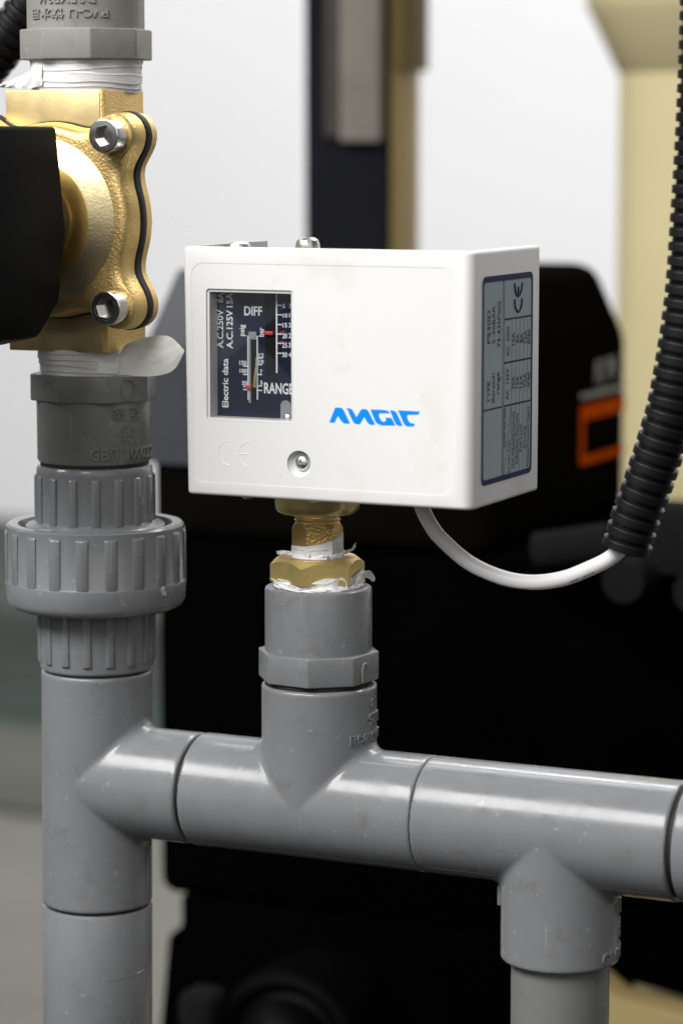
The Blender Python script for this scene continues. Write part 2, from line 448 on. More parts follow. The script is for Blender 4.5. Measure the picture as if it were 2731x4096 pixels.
# ------------------------------------------------------------------ pipe tees
def tee(name, label, base, run_axis, run, br_dir, br_len, r, rb=None, c=(0, 0, 0), lean=0):
    rb = rb or r
    cx, cy, cz = c
    def f(X, Y, Z):
        x, y, z = X-cx, Y-cy, Z-cz
        if lean: x = x-lean*z
        if run_axis == 'X':
            d1 = np.sqrt(y*y+z*z)-r; e1 = smax(smax(d1, x-run[1], .4), run[0]-x, .4)
            s = z if br_dir > 0 else -z
            d2 = np.sqrt(x*x+y*y)-rb
        else:
            d1 = np.sqrt(x*x+y*y)-r; e1 = smax(smax(d1, z-run[1], .7), run[0]-z, .7)
            s = x
            d2 = np.sqrt(z*z+y*y)-rb
        e2 = smax(smax(d2, s-br_len, .9), -s, .7)
        if run_axis == 'X': dot = (y*y+0*z)/np.maximum(np.sqrt(y*y+z*z)*np.sqrt(x*x+y*y), 1e-6)
        else: dot = (y*y)/np.maximum(np.sqrt(x*x+y*y)*np.sqrt(z*z+y*y), 1e-6)
        return smin(e1, e2, .04+3.2*np.clip(1-np.abs(dot), 0, 1)**1.5)
    m_ = 2
    if run_axis == 'X':
        lo = (cx+run[0]-m_, cy-r-m_, cz+(-r if br_dir > 0 else -br_len)-m_); hi = (cx+run[1]+m_, cy+r+m_, cz+(br_len if br_dir > 0 else r)+m_)
    else:
        lo = (cx-r-m_, cy-r-m_, cz+run[0]-m_); hi = (cx+br_len+m_, cy+r+m_, cz+run[1]+m_)
    V, F = surface_nets(f, lo, hi, .6)
    th = Thing(name, label, 'pipe fitting', base)
    body = make('body', V, F, 'pvc', th, angle=60)
    return th, body
tL, bL = tee('pipe_tee', 'grey plastic tee in the left riser, branch to the right below the ribbed union', (XL, 0, -33), 'Z', (-33, 28.7), 1, 30.0, 14.3, 14.3, (XL, 0, 0), LEAN)
tM, bM = tee('pipe_tee', 'grey plastic tee with upright branch carrying the pressure switch', (0, 0, -14.4), 'X', (-32.9, 30.55), 1, 30.4, 14.4, 14.4)
tR, bR = tee('pipe_tee', 'grey plastic tee with downward branch holding a thinner pipe', (XR, 0, -32.3), 'X', (30.75-XR, 95.3-XR), -1, 32.3, 14.4, 14.35, (XR, 0, 0))
# thin raised moulding seams and gate marks
def seam_x(th, body, x0, x1, az, r, cy=0, cz=0):
    P = [(x, cy-(r-.02)*math.cos(R(az)), cz+(r-.02)*math.sin(R(az))) for x in np.linspace(x0, x1, 12)]
    make('moulding_seam', *tube(P, .07, 6), 'pvc', (th, body))
seam_x(tM, bM, -31, 29, -56, 14.4); seam_x(tR, bR, 33, 93, -50, 14.4); seam_x(tR, bR, 34, 92, 62, 14.4)
make('gate_mark', *box(49.6, 51.5, -4, 1, -20, -15, .3), 'pvc', (tR, bR))
# dark recessed stubs seen in the joints
for th, x0, x1 in ((tL, -35.5, -31.5), (tM, 29, 32.3), (tR, 93.8, 98.5)):
    V, F = lathe([(13.2, x0), (13.2, x1)], 0, 0, 64)
    V = np.stack([V[:, 2], V[:, 1], V[:, 0]], 1)
    make('pipe_stub', V, F, 'grime' if th is tM else 'pvc_groove', th)
emboss('PVC-U 饮水用', (tM, bM), 'pvc', 0, 0, 14.4, AM+31, AM+113, 16.6, 19.3, flip=True)
emboss('D25', (tM, bM), 'pvc', 0, 0, 14.4, AM+57, AM+84, 21.2, 23.9, flip=True)
emboss('8', (tM, bM), 'pvc', 0, 0, 14.4, AM+62, AM+69, 25.3, 27.6, flip=True)
emboss('GB/T 10002.2', (tR, bR), 'pvc', XR, 0, 14.35, AR+45, AR+127, -31.2, -28.2)
emblem((tR, bR), 'pvc', XR, 0, 14.35, AR+85, -23.9, 2.5)
emboss('華', (tR, bR), 'pvc', XR, 0, 14.35, AR+67, AR+80, -20.2, -17.0)
emboss('亞', (tR, bR), 'pvc', XR, 0, 14.35, AR+87, AR+100, -20.2, -17.0)

# ------------------------------------------------------------------ plain pipe lengths
def leanv(V): V = np.array(V, float); V[:, 0] += LEAN*V[:, 2]; return V
th = Thing('pipe_socket', 'grey plastic socket at the foot of the left riser below the tee', 'pipe fitting', (XL-.9, 0, -90))
V, F = lathe([(13.6, -33.7), (14.1, -33.9), (14.35, -34.4), (14.35, -62), (14.2, -90)], XL, 0, 128)
b_ = make('body', leanv(V), F, 'pvc', th)
V, F = lathe([(13.0, -34.5), (13.0, -32)], XL, 0, 64); make('pipe_stub', leanv(V), F, 'pvc_groove', th)
P = [(XL-.5+14.38*math.sin(R(a)), -14.38*math.cos(R(a)), -51+.02*(a-30)) for a in np.linspace(38, 88, 16)]
make('moulding_seam', *tube(P, .06, 6), 'pvc', (th, b_))
th = Thing('drop_pipe', 'thinner dark grey plastic pipe dropping from the right-hand tee', 'pipe', (XR, 0, -110))
make('pipe_wall', *lathe([(11.95, -110), (11.95, -28)], XR+.2, 0, 128), 'pvc_dark', th)
th = Thing('pipe_coupling', 'grey plastic coupling continuing the horizontal run past the right-hand tee', 'pipe fitting', (118, 0, -14.4))
V, F = lathe([(13.3, 96.5), (14.1, 96.8), (14.4, 97.4), (14.4, 140)], 0, 0, 96)
make('body', np.stack([V[:, 2], V[:, 1], V[:, 0]], 1), F, 'pvc', th)

# ------------------------------------------------------------------ ribbed union on the left riser
XU = -63.75
un = Thing('pipe_union', 'grey plastic pipe union with ribbed nut on the left riser', 'pipe fitting', (XU, 0, 29.2))
up = make('upper_collar', *lathe([(13.6, 82.3), (14.4, 82.1), (14.85, 81.5), (14.9, 80.5), (15.0, 67.2)], XU, 0, 128), 'pvc', un)
ribs(un, up, XU, 0, 14.93, 67.3, 79.8, 16, AL+.6, 8.6)
make('gate_mark', *merge(*[tube([(XU+15.3*math.sin(R(AL+48+d)), -15.3*math.cos(R(AL+48+d)), z) for d, z in ((0, 74.6), (2.2, 75.3), (3, 74), (2.4, 72.9), (.5, 73))], .28, 6)]), 'pvc_warm', (un, up))
make('seat_ring', *lathe([(15, 67.9), (15.7, 67.25), (17.4, 67.0), (17.9, 66.6), (17.9, 60)], XU, 0, 128), 'pvc', un)
nut = make('union_nut', *lathe([(19.4, 60), (19.4, 66.4), (19.8, 67.1), (22.2, 67.2), (22.75, 66.7), (22.8, 66), (22.95, 53), (23.2, 52.6), (23.3, 52.2), (23.15, 50), (23.0, 47.6), (22.4, 46.2), (21.2, 45.4), (15, 45.2), (15, 50)], XU, 0, 160, closed=False), 'pvc', un)
ribs(un, nut, XU, 0, 22.86, 52.4, 65.6, 20, AL+9.4, 7.6, .5)
V = []
bl = bmesh.new(); bmesh.ops.create_icosphere(bl, subdivisions=3, radius=1)
sv, sf = from_bm(bl); bl.free()
a = R(AL+46.5); c = np.array([XU+23.0*math.sin(a), -23.0*math.cos(a), 51.4])
sv = np.array(sv); sv = sv*(1+.25*np.sin(sv[:, :1]*5+sv[:, 2:]*4))
make('gate_mark', sv*np.array([.8, .8, 1.5])*1.15+c, sf, 'pvc_warm', (un, nut), label='ragged torn moulding stub')
lo_ = make('lower_collar', *lathe([(15.0, 46.5), (14.9, 45), (14.75, 31), (14.6, 29.8), (14.0, 29.25), (13.3, 29.2)], XU, 0, 128), 'pvc', un)
ribs(un, lo_, XU, 0, 14.8, 31.4, 45.8, 16, AL+12.9, 8.4)
make('joint_ring', *lathe([(13.4, 27.8), (13.4, 29.8)], XU, 0, 64), 'pvc_groove', un)

# ------------------------------------------------------------------ threaded adapters
def oct_ring(th, x0, y0, rc, phi, z0, z1, mat, bev=.45, n=8):
    V, F = prism(ngon(x0, y0, rc, n, phi), 'Z', z0, z1, bev, 3)
    return make('octagon_collar', V, F, mat, th, angle=25)
XA = -63.75
ad = Thing('threaded_adapter', 'dark grey plastic adapter with octagon collar between brass valve and ribbed union', 'pipe fitting', (XA, 0, 83), 'threaded plastic adapters')
b_ = make('body', *lathe([(13.6, 83.0), (14.2, 83.2), (14.55, 83.9), (14.6, 99.5)], XA, 0, 128), 'pvc_dark', ad)
oc = oct_ring(ad, XA, 0, 16.4, AL+11.5, 99, 105.8, 'pvc_dark')
make('raised_disc', *[(lambda V, F: (V, F))(*tube([(XA+15.35*math.sin(R(AL+34))+2.1*math.cos(q)*math.cos(R(AL+34)), -15.35*math.cos(R(AL+34))+2.1*math.cos(q)*math.sin(R(AL+34)), 102.3+2.6*math.sin(q)) for q in np.linspace(0, 2*math.pi, 40)], .13, 6))][0], 'pvc_dark', (ad, oc))
for d, w_ in ((-33.5, .55),):
    a = R(AL+d); P = [(XA+15.8*math.sin(a), -15.8*math.cos(a), z) for z in (99.6, 101, 103, 104.6)]
    make('corner_rib', *tube(P, w_, 12), 'pvc_dark', (ad, oc))
make('joint_ring', *lathe([(13.9, 81), (13.9, 84)], XA, 0, 64), 'pvc_groove', ad)
emboss('華', (ad, b_), 'pvc_dark', XA, 0, 14.6, AL+18, AL+31.5, 94.5, 97.8)
emboss('亞', (ad, b_), 'pvc_dark', XA, 0, 14.6, AL+37.5, AL+51, 94.6, 97.7)
emblem((ad, b_), 'pvc_dark', XA, 0, 14.6, AL+34.5, 91.1, 2.4)
emboss('GB/T 10002.2', (ad, b_), 'pvc_dark', XA, 0, 14.6, AL-4.6, AL+78, 84.6, 87.6)

XT = -64.75
at = Thing('threaded_adapter', 'warm grey plastic adapter above the brass valve with upside-down lettering', 'pipe fitting', (XT, 0, 184.5), 'threaded plastic adapters')
b_ = make('body', *lathe([(14.75, 191), (14.75, 215)], XT, 0, 128), 'pvc_warm', at)
oct_ring(at, XT, 0, 16.65, AL+3.4, 184.5, 192.1, 'pvc_warm')
emboss('PVC-U 饮水用', (at, b_), 'pvc_warm', XT, 0, 14.75, AL-61, AL+21.5, 194.2, 196.9, flip=True)
emboss('D25XP3/4', (at, b_), 'pvc_warm', XT, 0, 14.75, AL-50, AL+9, 198.1, 200.7, flip=True)

am = Thing('threaded_adapter', 'grey plastic adapter with octagon collar under the brass hexagon bushing', 'pipe fitting', (XM, 0, 31), 'threaded plastic adapters')
make('body', *lathe([(9.8, 50), (9.8, 54.5), (10.6, 54.85), (12.5, 54.9), (13.1, 54.6), (13.3, 54), (13.35, 38)], XM, 0, 128, closed=False), 'pvc', am)
oc = oct_ring(am, XM, 0, 15.25, AM-10, 31.6, 38.9, 'pvc', .5)
make('joint_ring', *lathe([(13.4, 29.5), (13.4, 32)], XM, 0, 64), 'pvc_groove', am)
a0 = AM+53
P = [(XM+14.5*math.sin(R(a0+d)), -14.5*math.cos(R(a0+d)), z) for d, z in ((-5, 32.2), (-5, 35.4), (-3, 36.6), (0, 36.9), (3.5, 36.4))]
make('torn_moulding_flap', *tube(P, .28, 8), 'pvc_warm', (am, oc))

# ------------------------------------------------------------------ brass bushing
def hex_nut(x0, y0, rc, phi, rface, zt, zb, slope=.55, n=6, botcham=0):
    N = 96; ap = rc*math.cos(math.pi/n); V, F = [], []
    for i in range(N):
        a = 2*math.pi*i/N; b = (a+math.pi/n) % (2*math.pi/n)-math.pi/n
        r = ap/math.cos(((a % (2*math.pi/n))-math.pi/n))
        aa = a+R(phi)
        s_, c_ = math.sin(aa), math.cos(aa)
        V += [(x0+rface*s_, y0-rface*c_, zt), (x0+r*s_, y0-r*c_, zt-max(0, r-rface)*slope), (x0+r*s_, y0-r*c_, zb)]
    for i in range(N):
        k = (i+1) % N
        for j in range(2): F.append((i*3+j, k*3+j, k*3+j+1, i*3+j+1))
    F.append([i*3 for i in range(N)]); F.append([i*3+2 for i in range(N)][::-1])
    return V, F
XB = -.45
bu = Thing('brass_bushing', 'brass hexagon reducing bushing wrapped in white tape below the pressure switch', 'bushing', (XB, 0, 52))
V, F = hex_nut(XB, 0, 11.9, AM-20, 9.6, 62.3, 56.3, .8)
make('hexagon', V, F, 'brass_hex', bu, angle=20)
make('top_face', *lathe([(5.5, 62.1), (5.5, 62.34), (9.5, 62.34), (9.55, 62.2)], XB, 0, 96, closed=False), 'brass_top', bu)
make('thread', *lathe([(9.4, 50), (9.4, 56.6)], XB, 0, 64), 'brass_hex', bu)

# ------------------------------------------------------------------ thread tape
def noise1(n, k, amp, seed):
    rng = np.random.RandomState(seed); t = np.linspace(0, 2*math.pi, n, endpoint=False); y = np.zeros(n)
    for i in range(1, k+1): y += rng.normal()/i**.7*np.sin(i*t+rng.uniform(0, 6.28))
    return amp*y/max(1e-6, np.abs(y).max())
def tape_wrap(name, label, x0, y0, z0, z1, r, mat, layers=3, seed=1, top=None, bot=None, flare=0, nz=46, n=180, hexg=None):
    """ribbon wound round a thread: overlapping turns with wandering edges; top/bot give the edge height at each azimuth"""
    rng = np.random.RandomState(seed)
    ed = [(z0+(z1-z0)*(i+.5)/layers+noise1(n, 5, (z1-z0)*.07, seed*10+i), rng.uniform(.14, .28)) for i in range(layers)]
    wr = [noise1(n, 24, .16, seed*31+i) for i in range(4)]
    tp = np.full(n, z1)+noise1(n, 9, .18, seed+5) if top is None else top(n)
    bt = np.full(n, z0)+noise1(n, 9, .14, seed+6) if bot is None else bot(n)
    V, F = [], []
    for i in range(n):
        a = 2*math.pi*i/n
        for j in range(nz):
            t = j/(nz-1); z = bt[i]+(tp[i]-bt[i])*t
            rr = r
            for e, h in ed:
                d = z-e[i]; rr += h*(1/(1+math.exp(-d*14))-.5)*(1 if h > .2 else -1)*.9+.16*math.exp(-(d/.16)**2)
            rr += wr[int(t*3.99)][i]*.45*math.sin(t*9+a*2)
            rr += flare*max(0, 1-t*5)**2
            if hexg:
                hr = hexg[0]*math.cos(math.pi/6)/math.cos(((a-R(hexg[1])) % (math.pi/3))-math.pi/6)+.1
                rr = max(rr*min(1, .35+.65*(1-t))+hr*(1-min(1, .35+.65*(1-t))), hr) if z > 63.2 else max(rr, hr)
            V.append((x0+rr*math.sin(a), y0-rr*math.cos(a), z))
    for i in range(n):
        k = (i+1) % n
        for j in range(nz-1): F.append((i*nz+j, k*nz+j, k*nz+j+1, i*nz+j+1))
    F.append([i*nz for i in range(n)]); F.append([i*nz+nz-1 for i in range(n)][::-1])
    th = Thing(name, label, 'thread tape', (x0, y0, z0), 'white thread sealing tape')
    b = make('wrap', V, F, mat, th, angle=50)
    return th, b
def ribbon(L0, L1, n=24, m=7, wob=.15, seed=0, bulge=0, thick=.08, rag=0):
    """thin strip between two edge polylines, with real thickness"""
    a, _ = spline(L0, 10); b, _ = spline(L1, 10)
    ia = np.linspace(0, len(a)-1, n); 
    A = np.stack([np.interp(ia, np.arange(len(a)), a[:, k]) for k in range(3)], 1)
    ib = np.linspace(0, len(b)-1, n); B = np.stack([np.interp(ib, np.arange(len(b)), b[:, k]) for k in range(3)], 1)
    rng = np.random.RandomState(seed); G = np.zeros((n, m, 3))
    for j in range(m):
        t = j/(m-1); G[:, j] = A*(1-t)+B*t
    T = np.gradient(G, axis=0); U = np.gradient(G, axis=1); N = np.cross(T, U); N /= np.maximum(np.linalg.norm(N, axis=2), 1e-6)[..., None]
    ph = rng.uniform(0, 6.28, 4); ii, jj = np.meshgrid(np.arange(n)/n, np.arange(m)/m, indexing='ij')
    w = wob*(np.sin(ii*9+jj*3+ph[0])+.6*np.sin(ii*21-jj*7+ph[1])+.4*np.sin(ii*37+jj*17+ph[2]))
    w += bulge*np.sin(np.pi*jj)*np.sin(np.pi*np.clip(ii*1.1, 0, 1))
    if rag:
        d = T[-1]/np.linalg.norm(T[-1], axis=1)[:, None]
        G[-1] += d*rng.uniform(-rag, rag, (m, 1)); G[-2] += d*rng.uniform(-rag, rag, (m, 1))*.4
    A_ = G+N*(w+thick)[..., None]; B_ = G+N*w[..., None]
    V = np.vstack([A_.reshape(-1, 3), B_.reshape(-1, 3)]); K = n*m
    q = [(i*m+j, (i+1)*m+j, (i+1)*m+j+1, i*m+j+1) for i in range(n-1) for j in range(m-1)]
    F = q+[tuple(K+x for x in f[::-1]) for f in q]
    rim = [i*m for i in range(n)]+[(n-1)*m+j for j in range(1, m)]+[i*m+m-1 for i in range(n-2, -1, -1)]+[j for j in range(m-2, 0, -1)]
    for x, y in zip(rim, rim[1:]+rim[:1]): F.append((x, y, K+y, K+x))
    return V, F
def cyl(x0, y0, r, az, z): return (x0+r*math.sin(R(az)), y0-r*math.cos(R(az)), z)
tt, b_ = tape_wrap('thread_tape', 'clean white sealing tape between warm grey adapter and top of brass valve', XT, 0, 176.4, 184.7, 13.95, 'tape', 5, 3)
make('loose_end', *ribbon([cyl(XT, 0, 14.1, AL-50, 183.2), cyl(XT, 0, 15.2, AL-72, 181.5), cyl(XT, 0, 18.8, AL-84, 179.6), cyl(XT, 0, 22, AL-88, 178.4)],
     [cyl(XT, 0, 14.1, AL-50, 178), cyl(XT, 0, 15.0, AL-72, 177.5), cyl(XT, 0, 18.2, AL-84, 177.6), cyl(XT, 0, 21.5, AL-88, 177.6)], 26, 6, .3, 4, .5), 'tape', (tt, b_))
tl, b_ = tape_wrap('thread_tape', 'yellowed sealing tape with a loose leaf-shaped end under the brass valve', XA, 0, 105.5, 112.3, 13.85, 'tape_old', 4, 8)
top = [cyl(XA, 0, 14.15, AL+6, 110.2), cyl(XA, 0, 14.3, AL+28, 111.5), (-48.5, -9.6, 114.1), (-43, -8.2, 116.0), (-38.3, -7.0, 116.2), (-35.6, -6.4, 114.3), (-34.0, -6.2, 112.6)]
bot = [cyl(XA, 0, 14.15, AL+2, 106.6), cyl(XA, 0, 14.4, AL+26, 106.3), (-50, -10.2, 106.5), (-45, -9.4, 106.1), (-40.2, -8.4, 106.4), (-36.6, -7.2, 107.8), (-34.6, -6.4, 111.2)]
make('loose_end', *ribbon(top, bot, 44, 14, .09, 2, -1.1, .1, .35), 'tape_old', (tl, b_), label='loose leaf-shaped tape end sticking out to the side')
ts, b_ = tape_wrap('thread_tape', 'white sealing tape around the brass hexagon stem of the pressure switch', XB, 0, 62.2, 67, 6.0, 'tape', 3, 5, hexg=(6.38, AM-25.5),
    top=lambda n: np.array([66.0+1.9*math.sin(R(360*i/n-AM-10))*(1 if math.sin(R(360*i/n-AM-10)) > 0 else .5) for i in range(n)]), flare=.9)
def crumbs(th, par, x0, y0, r, z, k, seed, rr=1.2):
    rng = np.random.RandomState(seed)
    for i in range(k):
        az = rng.uniform(AM-95, AM+95); z_ = z+rng.uniform(-.1, .5); r0 = r+rng.uniform(-.2, .3); l = rng.uniform(.8, 2.2); da = rng.uniform(-18, 18)
        A = [cyl(x0, y0, r0, az, z_), cyl(x0, y0, r0+l*.5, az+da*.5, z_+rng.uniform(.1, .5)), cyl(x0, y0, r0+l, az+da, z_+rng.uniform(-.1, .7))]
        B = [(p[0]+rng.uniform(-.2, .2), p[1], p[2]+rng.uniform(.3, .8)) for p in A]
        make('frayed_shred', *ribbon(A, B, 9, 4, .12, i+seed*40, 0, .06, .15), 'tape', (th, par))
crumbs(ts, b_, XB, 0, 5.9, 62.35, 12, 4)
A = [cyl(XB, 0, 6.4, AM-70, 62.8), cyl(XB, 0, 8.2, AM-84, 62.9), cyl(XB, 0, 10.2, AM-92, 62.6)]
make('frayed_shred', *ribbon(A, [(p[0], p[1], p[2]+.9) for p in A], 12, 5, .2, 9, 0, .06, .2), 'tape', (ts, b_))
A = [cyl(XB, 0, 6.2, AM+70, 62.7), cyl(XB, 0, 8.0, AM+86, 63.2), cyl(XB, 0, 9.6, AM+95, 64.6)]
make('frayed_shred', *ribbon(A, [(p[0], p[1], p[2]+.8) for p in A], 12, 5, .2, 11, 0, .06, .2), 'tape', (ts, b_))
def wav(n):
    out = []
    for i in range(n):
        a = (360*i/n-AM+180) % 360-180
        out.append(57.2+.5*math.sin(R(a*3+40))+.45*math.sin(R(a*5))+(1.0 if 48 < a < 75 else 0)*.5)
    return np.array(out)
tb, b_ = tape_wrap('thread_tape', 'crumpled white sealing tape bunched under the hexagon of the brass bushing', XB, 0, 54.4, 57.5, 10.6, 'tape', 3, 13, top=wav, flare=.7, nz=30)
hexr = lambda a: 11.9*math.cos(math.pi/6)/math.cos(((R(a-AM+20)) % (math.pi/3))-math.pi/6)
kp = [(-100, 57.2), (-80, 57.0), (-45, 56.5), (-24, 55.7), (-17, 55.6), (0, 56.6), (22, 57.6), (33, 58.4), (36.5, 57.6), (38, 56.1), (42, 55.8), (45, 57.4), (58, 58.3), (75, 58.9), (90, 58.9), (105, 58)]
A, B = [], []
for a in np.arange(-100, 106, 1.5):
    zt_ = np.interp(a, [k[0] for k in kp], [k[1] for k in kp])+.10*math.sin(a*.31)+.07*math.sin(a*.83+1)
    A.append(cyl(XB, 0, max(hexr(AM+a), 10.9)+.1, AM+a, zt_)); B.append(cyl(XB, 0, 11.0+.35*math.sin(a*.09)+.15*math.sin(a*.4), AM+a, 54.95))
make('folded_layer', *ribbon(A, B, 200, 10, .05, 3, .3, .08), 'tape', (tb, b_))
for a0, a1, sd in ((-70, 10, 21), (-20, 60, 22), (20, 88, 23)):
    A, B = [], []
    for q in np.linspace(0, 1, 9):
        a = AM+a0+(a1-a0)*q; zz = 55.4+.5*math.sin(q*3+sd)+q*.5
        A.append(cyl(XB, 0, 11.5+.2*math.sin(q*9), a, zz+.35)); B.append(cyl(XB, 0, 11.6, a, zz-.35))
    make('folded_layer', *ribbon(A, B, 40, 5, .12, sd, .1, .08, .2), 'tape', (tb, b_))
A = [cyl(XB, 0, 11.4, AM+60, 57.4), cyl(XB, 0, 12.2, AM+74, 58.9), cyl(XB, 0, 13.2, AM+86, 58.6), cyl(XB, 0, 14.2, AM+92, 57.0), cyl(XB, 0, 14.3, AM+95, 55.9)]
B = [cyl(XB, 0, 11.2, AM+56, 55.6), cyl(XB, 0, 11.8, AM+72, 56.8), cyl(XB, 0, 12.4, AM+84, 56.9), cyl(XB, 0, 13.2, AM+91, 56.2), cyl(XB, 0, 13.6, AM+94, 55.5)]
make('loose_end', *ribbon(A, B, 30, 7, .12, 31, .2, .09, .2), 'tape', (tb, b_), label='curled loose tape end')

# ------------------------------------------------------------------ pressure switch
X0, X1, Y0, Y1, Z0, Z1 = -27.2, 49.0, -20.0, 22.3, 78.7, 139.1
ps = Thing('pressure_switch', 'white plastic pressure switch box with small dial window and blue logo', 'pressure switch', (XB, 0, 62.5))
def cover_shape():
    bm = bmesh.new()
    pts = [(X0, Y0), (X1, Y0), (X1, Y1), (X0, Y1)]
    a = [bm.verts.new((x, y, Z0)) for x, y in pts]; b = [bm.verts.new((x, y, Z1)) for x, y in pts]
    bm.faces.new(a[::-1]); bm.faces.new(b)
    for i in range(4): bm.faces.new((a[i], a[(i+1) % 4], b[(i+1) % 4], b[i]))
    bmesh.ops.recalc_face_normals(bm, faces=bm.faces); bm.edges.ensure_lookup_table()
    ve = [e for e in bm.edges if abs(e.verts[0].co.z-e.verts[1].co.z) > 1 and e.verts[0].co.y < 0]
    right = [e for e in ve if e.verts[0].co.x > 0]
    bmesh.ops.bevel(bm, geom=right, offset=2.8, segments=8, affect='EDGES', profile=.5)
    left = [e for e in bm.edges if abs(e.verts[0].co.z-e.verts[1].co.z) > 1 and e.verts[0].co.x < X0+.1 and e.verts[0].co.y < -19]
    bmesh.ops.bevel(bm, geom=left, offset=1.6, segments=5, affect='EDGES', profile=.5)
    rim = [e for e in bm.edges if abs(e.verts[0].co.z-e.verts[1].co.z) < .01 and not (e.verts[0].co.y > 22 and e.verts[1].co.y > 22)]
    bmesh.ops.bevel(bm, geom=rim, offset=.95, segments=4, affect='EDGES', profile=.5)
    r = from_bm(bm); bm.free(); return r
V, F = cover_shape()
inner = box(X0+2.1, X1-2.1, Y0+2.2, Y1+5, Z0-5, Z1+5)
recess = prism(rrect(-24.7, 81.9, 44.2, 135.2, 3.2), 'Y', -25, Y0+.07)
wx0, wx1, wz0, wz1 = -20.7, 2.75, 97.1, 129.05
hole = prism(rrect(wx0, wz0, wx1, wz1, .9), 'Y', -26, -10)
scr = prism(circ(4.2, 87.6, 3.2, 48), 'Y', -26, -10)
V, F = boolean(V, F, [inner, recess, hole, scr])
V = np.array(V); tz = (Z1-V[:, 2])/(Z1-Z0); V[:, 0] += np.where(V[:, 0] < X0+3, .75*tz, 0)
cover = make('cover', V, F, 'abs', ps, angle=38)
# raised lip round the recess keeps the step soft
# screw well and screw
V, F = lathe([(3.2, 0), (2.7, .7), (2.2, 1.2), (0.01, 1.3)], 0, 0, 48, closed=False)
V = np.stack([V[:, 0]+4.2, -19.55+V[:, 2], V[:, 1]+87.6], 1); make('screw_well', V, F, 'abs', (ps, cover))
def cross_screw(cx, y, cz, r):
    V, F = lathe([(0.01, 1.35), (r*.35, 1.3), (r*.7, 1.02), (r*.95, .5), (r, 0), (r, -1.2)], 0, 0, 40, closed=False)
    bmv = [(v[0]+cx, y-v[2], v[1]+cz) for v in V]
    c1 = prism([(cx-r*.62, cz-.24), (cx+r*.62, cz-.24), (cx+r*.62, cz+.24), (cx-r*.62, cz+.24)], 'Y', y-3, y-.55)
    c2 = prism([(cx-.24, cz-r*.62), (cx+.24, cz-r*.62), (cx+.24, cz+r*.62), (cx-.24, cz+r*.62)], 'Y', y-3, y-.55)
    n = len(V); F = F+[[i*6+5 for i in range(40)][::-1]]
    return boolean(bmv, F, [c1, c2])
V, F = cross_screw(4.4, -18.3, 87.7, 1.95)
make('cover_screw', V, F, 'zinc', (ps, cover), angle=25)
# moulded CE mark on the front
def ce(plane, d, cx, cz, ex, rr, tub, rot=False):
    ps_ = []
    def P(u, w):
        if rot: u, w = -w, u
        return u, w
    def pt(u, w): return (cx+u, d, cz+w) if plane == 'Y' else (d, cx+u, cz+w)
    for k, off in enumerate((0, ex)):
        ps_.append([pt(*P(off-rr*math.sin(R(a)), rr*math.cos(R(a)))) for a in range(0, 181, 9)])
    ps_.append([pt(*P(ex-rr*.95, 0)), pt(*P(ex-.15*rr, 0))])
    return merge(*[tube(p, tub, 8) for p in ps_])
make('embossed_mark', *ce('Y', -19.78, -14.6, 89.25, 5.45, 3.0, .24), 'abs', (ps, cover))
LOGO = [[(12.21,97.91),(13.69,101.41),(14.05,101.57),(15.23,101.54),(15.73,101.34),(16.06,100.89),(17.65,97.92),(16.56,97.79),(15.89,97.92),(15.31,98.43),(14.52,99.61),(13.55,97.89)],
[(16.56,101.55),(17.48,101.53),(18.15,101.28),(18.48,100.84),(19.31,99.51),(20.48,101.30),(20.81,101.51),(21.72,101.50),(22.22,101.30),(22.63,100.71),(24.21,97.90),(23.05,97.77),(22.55,97.98),(22.06,98.49),(21.34,99.59),(20.31,97.96),(20.06,97.82),(18.98,97.85),(18.40,98.41),(17.73,99.59),(17.06,101.09)],
[(22.96,101.48),(26.35,101.49),(27.18,101.42),(27.83,101.07),(28.00,100.75),(25.36,100.64),(25.12,100.43),(25.20,99.91),(25.70,99.02),(26.19,98.66),(26.69,98.76),(27.02,99.15),(26.85,99.70),(28.33,99.69),(28.66,99.29),(29.41,97.89),(26.03,97.79),(25.04,98.01),(24.38,98.43),(23.79,99.54)],
[(27.98,101.52),(28.99,101.45),(29.64,101.07),(31.29,97.90),(30.31,97.86),(29.57,98.20),(28.99,99.16)],
[(30.05,101.57),(35.61,101.51),(35.53,101.09),(35.21,100.70),(32.60,100.59),(32.35,100.28),(32.76,99.17),(33.26,98.71),(34.32,98.60),(34.32,98.25),(33.99,97.86),(32.60,97.83),(31.87,98.07),(31.37,98.81)]]
def flat_polys(polys, plane, d):
    from mathutils.geometry import tessellate_polygon
    V, F = [], []
    for p in polys:
        o = len(V); V += [(u, d, z) if plane == 'Y' else (d, u, z) for u, z in p]
        F += [[o+k for k in t] for t in tessellate_polygon([[Vector((u, z, 0)) for u, z in p]])]
    return V, F
make('printed_logo', *flat_polys(LOGO, 'Y', -19.96), 'blue', (ps, cover), False)
